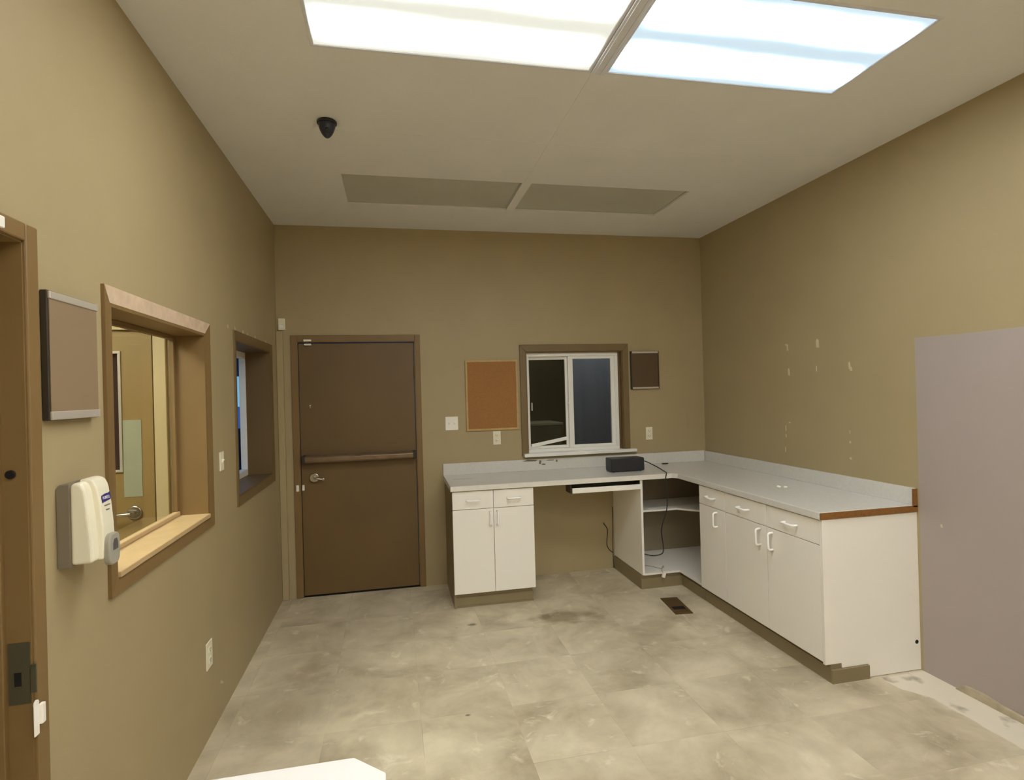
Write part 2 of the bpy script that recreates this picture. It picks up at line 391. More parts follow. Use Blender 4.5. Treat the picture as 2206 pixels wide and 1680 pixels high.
w1 = thing('window_1', 'large interior window in deep brown frame on left wall', None, (0, (W1[0]+W1[1])/2, W1[2]), kind='structure')
casing_left(w1, *W1, .052, .011, [paler, brown, brown, brown])
bm = bmesh.new()
box(bm, -T, .002, W1[1]-.012, W1[1], W1[2], W1[3]); box(bm, -T, .002, W1[0], W1[0]+.012, W1[2], W1[3]); box(bm, -T, .002, W1[0]+.012, W1[1]-.012, W1[3]-.012, W1[3])
obj('window_jamb', bm, brown, w1)
obj('window_sill', B((-T, .012, W1[0]+.012, W1[1]-.012, W1[2]-.004, W1[2]+.016), bev=.003), sillm, w1)
y0, y1, z0, z1 = W1[0]+.012, W1[1]-.012, W1[2]+.016, W1[3]-.012
bm = bmesh.new()
for a in ((y0, y1, z1-.02, z1), (y0, y0+.02, z0+.02, z1-.02), (y1-.02, y1, z0+.02, z1-.02)):
    box(bm, -.150, -.128, *a, bev=.002)
obj('glazing_stop', bm, brown, w1)
obj('sill_stop', B((-.150, -.122, y0, y1, z0, z0+.02), bev=.004), sillm, w1)
obj('glass_pane', B((-.142, -.137, y0+.01, y1-.01, z0+.01, z1-.01)), glz, w1)

# ------------------------------------------------------------------ window_2: small window with white vinyl frame
w2 = thing('window_2', 'smaller window in brown frame near the back left corner', None, (0, -.75, W2[2]), kind='structure')
casing_left(w2, *W2, .05, .009, [olivetrim]*4)
bm = bmesh.new()
for a in ((W2[0], W2[0]+.01, W2[2], W2[3]), (W2[1]-.01, W2[1], W2[2], W2[3]), (W2[0]+.01, W2[1]-.01, W2[3]-.01, W2[3]), (W2[0]+.01, W2[1]-.01, W2[2], W2[2]+.01)):
    box(bm, -T-.03, .002, *a)
obj('window_jamb', bm, browndk, w2)
y0, y1, z0, z1 = W2[0]+.01, W2[1]-.01, W2[2]+.01, W2[3]-.01
bm = bmesh.new()
for a in ((y0, y1, z0, z0+.045), (y0, y1, z1-.045, z1), (y0, y0+.03, z0+.045, z1-.045), (y1-.012, y1, z0+.045, z1-.045)):
    box(bm, -.212, -.168, *a, bev=.003)
box(bm, -.215, -.185, -.80, -.76, z0+.045, z1-.045, bev=.003)
obj('vinyl_frame', bm, vinyl, w2)
obj('glass_pane', B((-.207, -.203, y0+.03, -.78, z0+.03, z1-.03)), glz, w2)
obj('sliding_pane', B((-.192, -.188, y0+.03, -.80, z0+.03, z1-.03)), glz, w2)

# ------------------------------------------------------------------ window_3: sliding window, back wall
w3 = thing('window_3', 'white sliding window above the counter', None, (2.47, 0, 1.055), kind='structure')
x0, x1, z0, z1 = W3
cw = .055
O = [(x0-cw, z1+.062), (x1+cw, z1+.062), (x1+cw, z0-.01), (x0-cw, z0-.01)]
I = [(x0, z1), (x1, z1), (x1, z0-.01), (x0, z0-.01)]
for k, n in ((0, 1), (1, 2), (3, 0)):
    bm = bmesh.new(); prism(bm, [O[k], O[n], I[n], I[k]], 'y', -.016, -.0005, bev=.003)
    obj('side_casing' if k else 'head_casing', bm, olivetrim, w3)
bm = bmesh.new()
box(bm, x0, x0+.008, -.002, T, z0, z1); box(bm, x1-.008, x1, -.002, T, z0, z1); box(bm, x0+.008, x1-.008, -.002, T, z1-.008, z1)
obj('window_jamb', bm, browndk, w3)
bm = bmesh.new(); prism(bm, [(1.985, -.075), (3.02, -.062), (3.02, -.001), (x1-.008, -.001), (x1-.008, .12), (x0+.008, .12), (x0+.008, -.001), (1.985, -.001)], 'z', z0-.018, z0+.008, bev=.003)
obj('window_sill', bm, vinyl, w3)
fx0, fx1, fz0, fz1 = x0+.008, 2.893, z0+.008, z1-.008
bm = bmesh.new()
def ring(bm, a, b, c, d, l, r, t, bo, ya, yb, bev=.003):
    box(bm, a, b, ya, yb, c, c+bo, bev=bev); box(bm, a, b, ya, yb, d-t, d, bev=bev)
    box(bm, a, a+l, ya, yb, c+bo, d-t, bev=bev); box(bm, b-r, b, ya, yb, c+bo, d-t, bev=bev)
ring(bm, fx0, fx1, fz0, fz1, .022, .03, .032, .03, .03, .11)
obj('vinyl_frame', bm, vinyl, w3)
obj('window_jamb', B((fx1, x1-.008, .035, .11, z0+.008, z1-.008)), browndk, w3)
bm = bmesh.new(); ring(bm, fx0+.022, 2.43, fz0+.03, fz1-.032, .016, .024, .026, .022, .075, .1, .002)
lf = obj('fixed_sash', bm, vinyl, w3)
bm = bmesh.new(); ring(bm, 2.425, fx1-.03, fz0+.03, fz1-.032, .045, .036, .024, .022, .04, .068, .002)
rs = obj('sliding_sash', bm, vinyl, w3)
bm = bmesh.new(); box(bm, 2.418, 2.432, .026, .041, 1.46, 1.52, bev=.004); cyl(bm, (2.425, .03, 1.49), (2.425, .018, 1.49), .012)
obj('sash_latch', bm, vinyl, rs)
obj('sash_handle', B((2.085, 2.098, .055, .076, 1.43, 1.50), bev=.003), greyl, lf)
obj('glass_pane', B((2.07, 2.415, .086, .09, fz0+.04, fz1-.05)), glzdark, w3)
obj('glass_pane', B((2.46, 2.835, .052, .056, fz0+.04, fz1-.05)), glzdark, w3)

# loose white bar lying slanted in the left half of the window track
bm = bmesh.new()
t = bmesh.new(); box(t, -.166, .166, -.008, .008, -.015, .015, bev=.003)
merge(bm, t, 0, Matrix.Translation((2.243, .062, 1.148)) @ Matrix.Rotation(-math.radians(9.5), 4, 'Y'))
tag(obj('security_bar', bm, vinyl, None, (2.243, .062, 1.12)), 'white bar lying slanted across the bottom of the left window pane', 'window bar')

# ------------------------------------------------------------------ door_1: steel frame of the left doorway
d1 = thing('door_1', 'brown steel door frame at the left edge', None, (0, DO[1], 0), kind='structure')
ya, yb, zt = DO[0], DO[1], DO[3]
def steel_frame_y(bm, ya, yb, zt):
    f = .05
    for s, y in ((1, yb), (-1, ya)):
        y2 = y+s*f
        lo, hi = min(y, y2), max(y, y2)
        box(bm, 0, .014, lo, hi, 0, zt+.045, bev=.004)          # face
        box(bm, -T-.01, .006, *sorted((y, y-s*.004)), 0, zt)    # lining
        box(bm, -.16, -.046, *sorted((y-s*.003, y-s*.02)), 0, zt-.016, bev=.002)  # stop
    box(bm, 0, .014, ya, yb, zt, zt+.045, bev=.004)
    box(bm, -T-.01, .006, ya, yb, zt-.004, zt)
    box(bm, -.16, -.046, ya, yb, zt-.02, zt-.003, bev=.002)
bm = bmesh.new(); steel_frame_y(bm, ya, yb, zt)
obj('door_frame', bm, brown, d1)
bm = bmesh.new()
panel_holes(bm, 'y', yb-.0065, yb-.0035, -.043, .004, .87, 1.02, [(-.033, -.015, .912, .948)])
box(bm, .002, .017, yb-.0065, yb-.0035, .895, .965, bev=.001)
sp = obj('strike_plate', bm, steel, d1)
obj('latch_hole', B((-.032, -.016, yb-.0045, yb-.0038, .913, .947)), void, sp)
bm = bmesh.new(); cyl(bm, (-.0276, yb-.0042, 1.435), (-.0276, yb-.010, 1.435), .0105)
obj('rubber_bumper', bm, blackm, d1)

def contact(loc, parts, label, group=None):
    t = thing('door_contact', label, 'door sensor', loc, group)
    for n, b in parts: obj(n, b, plast, t)
    return t
bm = bmesh.new(); box(bm, .0145, .025, -3.163, -3.147, .812, .862, bev=.003)
bm2 = bmesh.new(); box(bm2, .0145, .018, -3.182, -3.162, .79, .868, bev=.002); cyl(bm2, (.0145, -3.172, .868), (.0178, -3.172, .868), .0095); cyl(bm2, (.0175, -3.172, .870), (.019, -3.172, .870), .003)
contact((.015, -3.16, .79), [('sensor_body', bm), ('mounting_flange', bm2)], 'small white contact screwed to the left door frame below the strike plate')
bm = bmesh.new(); box(bm, .0145, .026, -3.36, -3.258, 2.016, 2.044, bev=.003)
contact((.015, -3.27, 2.02), [('sensor_body', bm)], 'white contact on the head of the left door frame')

# ------------------------------------------------------------------ door_2: brown exit door in the back wall
d2 = thing('door_2', 'brown steel exit door with push bar', None, (.62, 0, 0), kind='structure')
a, b, _, zt = DB
bm = bmesh.new()
box(bm, a-.048, a, -.014, 0, 0, zt+.053, bev=.003); box(bm, b, b+.045, -.014, 0, 0, zt+.053, bev=.003); box(bm, a, b, -.014, 0, zt, zt+.053, bev=.003)
box(bm, a, a+.004, -.01, T, 0, zt); box(bm, b-.004, b, -.01, T, 0, zt); box(bm, a, b, -.01, T, zt-.004, zt)
obj('door_frame', bm, brown, d2)
leaf = obj('door_leaf', B((a+.008, b-.009, .006, .050, .012, zt-.012), bev=.0015), browndk, d2)
obj('threshold_shade', B((a+.004, b-.004, .0, T, 0, .006)), void, d2)  # near-black strip: shade of the gap under the leaf, painted in
bm = bmesh.new()
for z in (1.79, 1.02, .25):
    cyl(bm, (b-.006, -.004, z-.05), (b-.006, -.004, z+.05), .0055, 10)
obj('hinge', bm, browndk, leaf)
# push bar
bm = bmesh.new()
prism(bm, [(-.085, 1.082), (-.093, 1.095), (-.093, 1.122), (-.082, 1.136), (-.03, 1.136), (-.03, 1.082)], 'x', .20, 1.045, bev=.003)
pb = obj('push_bar', bm, barm, leaf)
bm = bmesh.new(); box(bm, .178, .201, -.094, .006, 1.078, 1.14, bev=.005); box(bm, 1.044, 1.066, -.094, .006, 1.078, 1.14, bev=.005)
obj('end_cap', bm, filedk, pb)
# lever set
bm = bmesh.new(); cyl(bm, (.258, .006, .955), (.258, -.012, .955), .036, 32, bev=.004); cyl(bm, (.258, -.012, .955), (.258, -.03, .955), .016, 24, bev=.002)
lv = obj('lever_rose', bm, chrome, leaf)
bm = bmesh.new(); tube(bm, [(.258, -.04, .955), (.28, -.046, .952), (.305, -.046, .948), (.332, -.044, .945)], .0075, sub=4); cyl(bm, (.332, -.03, .945), (.332, -.056, .945), .011, 16, bev=.003); cyl(bm, (.258, -.028, .955), (.258, -.045, .955), .012)
obj('door_lever', bm, chrome, lv)
bm = bmesh.new(); cyl(bm, (.24, .006, 1.535), (.24, .002, 1.535), .007, 14); cyl(bm, (.24, .006, 1.52), (.24, .003, 1.52), .004, 10)
obj('peephole', bm, silver, leaf)
bm = bmesh.new(); box(bm, .205, .265, -.030, -.014, 2.050, 2.066, bev=.004)
bm2 = bmesh.new(); box(bm2, .208, .262, -.024, .005, 2.018, 2.033, bev=.004)
contact((.235, -.02, 2.02), [('sensor_body', bm), ('magnet', bm2)], 'white contact at the top left corner of the brown exit door')
bm = bmesh.new(); box(bm, .122, .143, -.030, -.0142, .855, .905, bev=.003)
bm2 = bmesh.new(); box(bm2, .166, .182, -.02, .0058, .858, .902, bev=.003)
contact((.15, -.02, .855), [('sensor_body', bm), ('magnet', bm2)], 'white two piece contact below the lever of the brown exit door')

# ------------------------------------------------------------------ side lobby seen through window_1
YV = -1.33
bm = bmesh.new()
panel_holes(bm, 'y', YV, YV+.07, -1.9, -T, 0, 2.6, [(-1.33, -.388, 0, 1.998)])
box(bm, -1.9, -1.75, YF, YV, 0, 2.6)
box(bm, -1.75, -T, YF-.1, YF, 0, 2.6)
struct('wall_lobby', bm, wallp)
struct('ceiling_lobby', B((-1.9, -T, YF-.1, YV+.07, 2.6, 2.7)), ceilp)
d3 = thing('door_3', 'olive door with narrow vision panel in the next room', None, (-.9, YV, 0), kind='structure')
bm = bmesh.new()
box(bm, -.388, -.325, YV-.02, YV, 0, 2.05, bev=.003); box(bm, -1.38, -1.33, YV-.02, YV, 0, 2.05, bev=.003); box(bm, -1.33, -.388, YV-.02, YV, 1.998, 2.05, bev=.003)
box(bm, -1.33, -.388, YV+.055, YV+.07, 0, 1.998)
obj('door_frame', bm, tanp, d3)
bm = bmesh.new(); panel_holes(bm, 'y', YV+.004, YV+.048, -1.326, -.402, .01, 1.994, [(-.70, -.566, 1.235, 1.872)])
lf3 = obj('door_leaf', bm, leafp, d3)
bm = bmesh.new(); ring(bm, -.712, -.554, 1.223, 1.884, .014, .014, .014, .014, YV-.004, YV+.006, .001)
obj('vision_frame', bm, silver, lf3)
obj('vision_glass', B((-.70, -.566, YV+.02, YV+.026, 1.235, 1.872)), mat('dark_vision_glass', srgb(58, 40, 40), .12), lf3)
bm = bmesh.new(); cyl(bm, (-.502, YV+.004, 1.0), (-.502, YV-.012, 1.0), .036, 32, bev=.005); cyl(bm, (-.502, YV-.01, 1.0), (-.502, YV-.05, 1.0), .011)
kn = obj('lever_rose', bm, chrome, lf3)
bm = bmesh.new(); tube(bm, [(-.502, YV-.05, 1.0), (-.53, YV-.055, 1.0), (-.57, YV-.055, .998), (-.61, YV-.05, .995)], .009, sub=4)
obj('door_lever', bm, chrome, kn)
obj('push_plate', B((-.552, -.461, YV+.0015, YV+.0038, 1.086, 1.506), bev=.0006), mat('pale_green_plate', srgb(166, 168, 144), .35), lf3)
# ------------------------------------------------------------------ dark room behind window_3
bm = bmesh.new()
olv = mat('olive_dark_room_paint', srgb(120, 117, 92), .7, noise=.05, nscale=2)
box(bm, 1.2, 3.88, 2.7, 2.8, 0, 2.6); box(bm, 1.1, 1.2, T, 2.8, 0, 2.6); box(bm, 3.88, 3.98, T-.1, 2.8, 0, 2.6)
struct('wall_office', bm, olv)
struct('ceiling_office', B((1.1, 3.98, T, 2.8, 2.6, 2.7)), ceilp)
# folded blue-grey curtain on the right half
bm = bmesh.new(); t = []
n = 90
for k in range(n+1):
    x = 2.83+k*1.04/n; t.append((x, 1.25+.006*math.sin(k*.21)+.002*math.sin(k*.7)))
prism(bm, t+[(x_, y_+.008) for x_, y_ in t[::-1]], 'z', .02, 2.45)
tag(obj('curtain', bm, mat('blue_grey_cloth', srgb(92, 100, 116), .9), None, (3.5, 1.25, .02)), 'blue-grey curtain in the dark room behind the right window pane', 'curtain')
ct = thing('office_cabinet', 'dark cabinet seen through the left window pane', 'cabinet', (2.35, 1.1, 0))
obj('cabinet_body', B((2.12, 2.62, .95, 1.4, 0, 1.24), bev=.006), mat('charcoal_cabinet', srgb(72, 70, 58), .5), ct)
obj('cabinet_top', B((2.10, 2.64, .93, 1.42, 1.24, 1.265), bev=.004), mat('grey_cabinet_top', srgb(120, 116, 100), .5), ct)
al = bpy.data.lights.new('office_fill', 'AREA'); al.energy = 6; al.size = .6; al.color = (1, .98, .92)  # unseen area light added to lift the dark room
ao = bpy.data.objects.new('office_fill', al); C.objects.link(ao); ao.location = (3.0, .75, 2.55)
ao['label'] = 'added fill light without a fixture in the dark room behind the sliding window'; ao['category'] = 'fill light'

# ------------------------------------------------------------------ outdoors beyond window_2
ext = mat('pale_asphalt', srgb(176, 172, 196), .9, noise=.08, nscale=.6)
struct('ground', B((-70, 1.05, 2.95, 120, -.14, -.02), (-70, -2.05, -1.2, 2.95, -.14, -.02)), ext)
fn = thing('slat_fence', 'dark board fence outside the small left window', 'fence', (-1.9, 5, -.02))
bm = bmesh.new()
for k in range(36): box(bm, -5.0+k*.16, -5.0+k*.16+.155, 5, 5.03, 0.02, 1.12+.01*(k % 2), bev=.004)
fdk = mat('dark_fence_wood', srgb(44, 34, 40), .8, noise=.1, nscale=6)
obj('fence_boards', bm, fdk, fn)
bm = bmesh.new(); box(bm, -5, .7, 5.03, 5.07, .3, .38); box(bm, -5, .7, 5.03, 5.07, .85, .93); obj('fence_rail', bm, fdk, fn)
for k in range(4): obj('fence_post', B((-4.9+k*1.8, -4.81+k*1.8, 5.07, 5.16, -.02, 1.15)), fdk, fn)
cp = thing('carport', 'dark carport roof outside the small left window', 'carport', (-3, 10, -.02))
obj('carport_roof', B((-7, .9, 6, 15, 2.33, 2.6), bev=.02), mat('dark_roof_metal', srgb(48, 34, 52), .6, noise=.06, nscale=3), cp)
for x_, y_ in ((-6.8, 6.2), (.7, 6.2), (-6.8, 14.8), (.7, 14.8)): obj('carport_post', B((x_-.06, x_+.06, y_-.06, y_+.06, -.02, 2.33)), fdk, cp)

# ------------------------------------------------------------------ ceiling lights
lit_w = diffuser_mat('lit_lens_white', (.90, .95, .88, 1), (1, .985, .955, 1), .40, 18.5, 0, 0, .285)
lit_b = diffuser_mat('lit_lens_cool', (.55, .80, 1, 1), (1, .985, .965, 1), .44, 18.5, 0, 0, .285)
def fixture(x0, x1, y0, y1, lens, label, group):
    t = thing('ceiling_light', label, 'ceiling light', ((x0+x1)/2, (y0+y1)/2, H), group)
    bm = bmesh.new(); f = .014; lit = lens is not lensoff
    zb = H-.006 if lit else H+.012
    ring2 = ((x0, x1, y0, y0+f), (x0, x1, y1-f, y1), (x0, x0+f, y0+f, y1-f), (x1-f, x1, y0+f, y1-f))
    if lit:
        for r_ in ring2: box(bm, *r_, zb, H+.03, bev=.003)
    else:
        for r_ in ((x0, x1, y0, y0+.006), (x0, x1, y1-.006, y1), (x0, x0+.006, y0+.006, y1-.006), (x1-.006, x1, y0+.006, y1-.006)): box(bm, *r_, zb, H+.05)
    obj('fixture_frame', bm, trimw if lit else lensoff, t)
    g = f-.004 if lit else .005
    obj('diffuser', B((x0+g, x1-g, y0+g, y1-g, H-.002 if lit else H+.016, H+.003 if lit else H+.021)), lens, t)
    bm = bmesh.new(); panel_holes(bm, 'z', H+.03, H+.12, x0, x1, y0, y1, [(x0+.004, x1-.004, y0+.004, y1-.004)])
    box(bm, x0, x1, y0, y1, H+.12, H+.13)
    obj('housing', bm, ltbox, t)
    return t
(ax0, ax1), (bx0, bx1) = LX
lbt = thing('ceiling_light', 'lit surface panel on the ceiling of the next room behind the big left window', 'ceiling light', (-1.0, -2.6, 2.6), 'lit ceiling panels')
obj('fixture_frame', B((-1.36, -.64, -3.22, -1.98, 2.565, 2.5995), bev=.006), trimw, lbt)
obj('diffuser', B((-1.33, -.67, -3.19, -2.01, 2.550, 2.5645), bev=.004), diffuser_mat('lit_lens_warm', (.95, .95, .85, 1), (1, .94, .8, 1), 5, 42, 0, 0, .285), lbt)
fixture(ax0, ax1, *LY[0], lit_w, 'lit white ceiling panel on the left, nearest the camera', 'lit ceiling panels')
fixture(bx0, bx1, *LY[0], lit_b, 'lit bluish ceiling panel to the right of the white one', 'lit ceiling panels')
fixture(ax0, ax1, *LY[1], lensoff, 'unlit grey ceiling panel, the left one near the back wall', 'unlit ceiling panels')
fixture(bx0, bx1, *LY[1], lensoff, 'unlit grey ceiling panel, the right one near the back wall', 'unlit ceiling panels')
for ly, nm in ((LY[2], 'just behind the camera'), (LY[3], 'in the middle of the room behind the camera'), (LY[4], 'by the far front wall')):
    fixture(ax0, ax1, *ly, lit_w, 'lit left hand ceiling panel '+nm, 'lit ceiling panels')
    fixture(bx0, bx1, *ly, lit_w, 'lit right hand ceiling panel '+nm, 'lit ceiling panels')
# divider rail between the two lit front panels
tr = bmesh.new(); box(tr, 1.774, 1.832, LY[0][0], LY[0][1]+.004, H-.010, H-.0005, bev=.002)
box(tr, 1.786, 1.790, LY[0][0], LY[0][1]+.004, H-.013, H-.009); box(tr, 1.816, 1.820, LY[0][0], LY[0][1]+.004, H-.013, H-.009)
struct('trim_3', tr, trimw)

# camera turret on ceiling
cm = thing('ceiling_camera', 'small black dome camera on the ceiling in front of the unlit panels', 'security camera', (.607, -1.83, H))
bm = bmesh.new(); cyl(bm, (.607, -1.83, H), (.607, -1.83, H-.018), .048, 32, bev=.004); obj('mounting_base', bm, black, cm)
navy = mat('navy_black_plastic', srgb(40, 42, 56), .3)
t = bmesh.new(); bmesh.ops.create_uvsphere(t, u_segments=32, v_segments=18, radius=.042)
for f in t.faces: f.smooth = True
for v in t.verts:
    if v.co.z > 0: v.co.z *= .5
    else: v.co.z *= 1.55; v.co.x *= 1-.25*min(1, -v.co.z/.065); 
bm = bmesh.new(); merge(bm, t, 0, Matrix.Translation((.607, -1.835, H-.022)))
hd = obj('camera_head', bm, navy, cm)
bm = bmesh.new(); cyl(bm, (.612, -1.862, H-.058), (.614, -1.874, H-.066), .013, 20, bev=.002); obj('camera_lens', bm, blackm, hd)

# ------------------------------------------------------------------ things on the left wall
fh = thing('wall_file_holder', 'taupe wall panel with silver rails between door frame and big window', 'wall panel', (0, -2.96, 1.565))
obj('back_box', B((0.0005, .019, -3.09, -2.842, 1.562, 1.906), bev=.003), filedk, fh)
obj('front_panel', B((.019, .022, -3.086, -2.846, 1.585, 1.885), bev=.001), filem, fh)
obj('top_rail', B((.018, .025, -3.088, -2.842, 1.883, 1.903), bev=.002), silver, fh)
obj('bottom_rail', B((.018, .025, -3.088, -2.842, 1.563, 1.586), bev=.002), silver, fh)

sd = thing('soap_dispenser', 'white and grey hand sanitizer dispenser on wall beside big window', 'dispenser', (0, -2.97, 1.165))
bm = bmesh.new(); prism(bm, [(.0005, 1.16), (.0005, 1.375), (.008, 1.386), (.034, 1.388), (.034, 1.16)], 'y', -3.040, -2.90, bev=.003)
obj('back_plate', bm, greyp, sd)
bm = bmesh.new()
def loft(bm, secs, bev=0, mi=0):
    t = bmesh.new(); R = [[t.verts.new(p) for p in s] for s in secs]; n = len(secs[0])
    for A_, B_ in zip(R, R[1:]):
        for k in range(n): t.faces.new([A_[k], A_[(k+1) % n], B_[(k+1) % n], B_[k]])
    t.faces.new(R[0][::-1]); t.faces.new(R[-1])
    bmesh.ops.recalc_face_normals(t, faces=t.faces)
    for f in t.faces: f.smooth = True
    merge(bm, t, mi)
prism(bm, [(.032, 1.166), (.032, 1.384), (.048, 1.391), (.062, 1.386), (.070, 1.365), (.078, 1.30), (.083, 1.23), (.085, 1.168)], 'y', -3.038, -2.902, bev=.009, seg=4)
obj('dispenser_cover', bm, plast2, sd)
bm = bmesh.new()
prof = [(.06, 1.166), (.094, 1.168), (.0955, 1.20), (.0955, 1.26), (.0905, 1.32), (.0825, 1.37), (.072, 1.391), (.058, 1.396), (.04, 1.394), (.04, 1.38)]
prism(bm, prof, 'y', -3.003, -2.936, bev=.005, seg=3)
for f in bm.faces: f.smooth = False
fp = obj('front_spine', bm, plast2, sd)
bm = bmesh.new()
ov = [(-2.966+.034*math.cos(2*pi*k/32)*1, 1.190+.045*math.sin(2*pi*k/32)) for k in range(32)]
ov = [(-2.966+(1 if math.cos(2*pi*k/32) > 0 else -1)*.032*abs(math.cos(2*pi*k/32))**.6, 1.190+(1 if math.sin(2*pi*k/32) > 0 else -1)*.045*abs(math.sin(2*pi*k/32))**.6) for k in range(32)]
prism(bm, ov, 'x', .092, .109, bev=.004); lev = obj('push_lever', bm, greyl, sd)
bm = bmesh.new(); prism(bm, [(-2.978, 1.187), (-2.950, 1.187), (-2.950, 1.205), (-2.957, 1.217), (-2.971, 1.217), (-2.978, 1.205)], 'x', .1085, .1102)
obj('level_window', bm, mat('smoky_window', srgb(92, 84, 86), .3), lev)
# logo badge + wordmark, on the sloping front (x about .089 at z 1.335)
sl = math.atan2(.092-.084, .05)
def onface(name, bmx, m, dx, z, y=-2.966):
    bmx.transform(Matrix.Translation((dx, y, z)) @ Matrix.Rotation(-sl, 4, 'Y'))
    return obj(name, bmx, m, fp)
fx = lambda z: .0905-(z-1.32)*(.008/.05) if z > 1.32 else .0955-(z-1.26)*(.005/.06)
bm = bmesh.new(); prism(bm, [(-.025, -.013), (-.018, -.011), (.0, -.010), (.020, -.009), (.025, -.004), (.025, .013), (.018, .011), (-.003, .011), (-.022, .008), (-.025, .002)], 'x', -.0005, .0008)
onface('logo_badge', bm, blue, fx(1.336)+.0006, 1.336)
def text_mesh(s, size, depth=.0004):
    cu = bpy.data.curves.new('t', 'FONT'); cu.body = s; cu.size = size; cu.extrude = depth; cu.align_x = 'CENTER'; cu.align_y = 'CENTER'
    o = bpy.data.objects.new('t', cu); C.objects.link(o)
    dg = bpy.context.evaluated_depsgraph_get(); me = bpy.data.meshes.new_from_object(o.evaluated_get(dg))
    b_ = bmesh.new(); b_.from_mesh(me); bpy.data.objects.remove(o)
    b_.transform(Matrix(((0, 0, 1, 0), (1, 0, 0, 0), (0, 1, 0, 0), (0, 0, 0, 1))))   # face +x, reading along +y
    return b_
onface('wordmark', text_mesh('PURELL', .0125), whitei, fx(1.336)+.0018, 1.336)
onface('small_print', text_mesh('Instant Hand', .0062), inkm, fx(1.315)+.0008, 1.315)
onface('small_print', text_mesh('Sanitizer', .0062), inkm, fx(1.303)+.0008, 1.302)

def outlet(label, loc, facing, w, h, kind, m=plast2):
    """facing 'x' plate on the left wall, 'y' plate on the back wall"""
    t = thing({'outlet': 'wall_outlet', 'switch': 'light_switch', 'triple': 'light_switch'}[kind], label, {'outlet': 'outlet'}.get(kind, 'switch'), loc)
    def put(name, bm_, mm, par):
        if facing == 'x': R = Matrix.Rotation(pi/2, 4, 'Z')
        else: R = Matrix.Identity(4)
        bm_.transform(Matrix.Translation(loc) @ R)
        return obj(name, bm_, mm, par)
    bm_ = bmesh.new(); box(bm_, -w/2, w/2, -.006, -.0004, 0, h, bev=.002)
    pl = put('cover_plate', bm_, m, t)
    if kind == 'outlet':
        for zc in (h*.3, h*.7):
            bm_ = bmesh.new(); box(bm_, -.016, .016, -.009, -.005, zc-.014, zc+.014, bev=.003); so = put('socket', bm_, m, t)
            bm_ = bmesh.new(); box(bm_, -.008, -.0055, -.0095, -.0085, zc-.003, zc+.007); box(bm_, .0055, .008, -.0095, -.0085, zc-.003, zc+.007); cyl(bm_, (0, -.0095, zc-.008), (0, -.0085, zc-.008), .0025, 10)
            bm_.transform(Matrix.Translation(loc) @ (Matrix.Rotation(pi/2, 4, 'Z') if facing == 'x' else Matrix.Identity(4)))
            obj('socket_slots', bm_, void, so)
    else:
        for dx in ((-.022, .022) if kind == 'triple' else (0,)):
            bm_ = bmesh.new(); prism(bm_, [(-.005, h/2-.012), (-.016, h/2+.004), (-.016, h/2+.010), (-.005, h/2+.012)], 'x', dx-.005, dx+.005, bev=.001)
            put('toggle', bm_, plast, t)
    return t
outlet('cream outlet low on the left wall below the small window', (0, -1.829, .325), 'x', .085, .125, 'outlet')
outlet('narrow cream switch on left wall between the two windows', (0, -1.551, 1.23), 'x', .065, .1, 'switch')
outlet('white double switch plate left of the cork board', (1.374, 0, 1.292), 'y', .107, .114, 'triple', plast)
outlet('cream outlet under the cork board', (1.758, 0, 1.152), 'y', .066, .116, 'outlet')
outlet('cream outlet right of the sliding window', (3.166, 0, 1.134), 'y', .064, .114, 'outlet')
tag(obj('blank_plate', B((3.55, 3.60, -.004, .0005, 1.225, 1.375), bev=.002), wallp, None, (3.575, 0, 1.225)), 'blank cover plate painted over in wall colour near the right corner', 'cover plate')
ms = thing('motion_sensor', 'small white box high in the left back corner above the raceway', 'sensor', (.043, 0, 2.14))
obj('sensor_body', B((.018, .070, -.032, -.0005, 2.141, 2.235), bev=.005), plast2, ms)
obj('sensor_lens', B((.028, .060, -.035, -.031, 2.155, 2.185), bev=.003), plast, ms)

# cork board and dark panel on back wall
cb = thing('cork_board', 'cork board in a pale wooden frame left of the window', 'cork board', (1.725, 0, 1.278))
obj('cork_sheet', B((1.51, 1.942, -.010, -.0005, 1.29, 1.868)), cork, cb)
bm = bmesh.new(); ring(bm, 1.498, 1.953, 1.277, 1.88, .017, .017, .017, .017, -.016, -.0005, .002)
obj('board_frame', bm, corkfr, cb)
wf = thing('wall_file_holder', 'small dark brown panel with silver rails right of the window', 'wall panel', (3.13, 0, 1.595))
obj('back_box', B((2.998, 3.272, -.024, -.0005, 1.595, 1.938), bev=.003), filedk, wf)
obj('front_panel', B((3.006, 3.258, -.027, -.023, 1.612, 1.922), bev=.001), framedk, wf)
obj('top_rail', B((3.010, 3.262, -.030, -.023, 1.918, 1.936), bev=.002), silver, wf)
obj('bottom_rail', B((3.010, 3.262, -.030, -.023, 1.597, 1.614), bev=.002), silver, wf)

# ------------------------------------------------------------------ base cabinets
CT = .875                       # underside of worktop
def pull(bm, p, along, out, L=.1, d=.034, r=.0066):
    p, along, out = Vector(p), Vector(along), Vector(out)
    a, b = p-along*L/2, p+along*L/2
    tube(bm, [a, a+out*d*.6, a+out*d*.9+along*.004, a+out*d+along*.012, b+out*d-along*.012, b+out*d*.9-along*.004, b+out*d*.6, b], r, n=10)

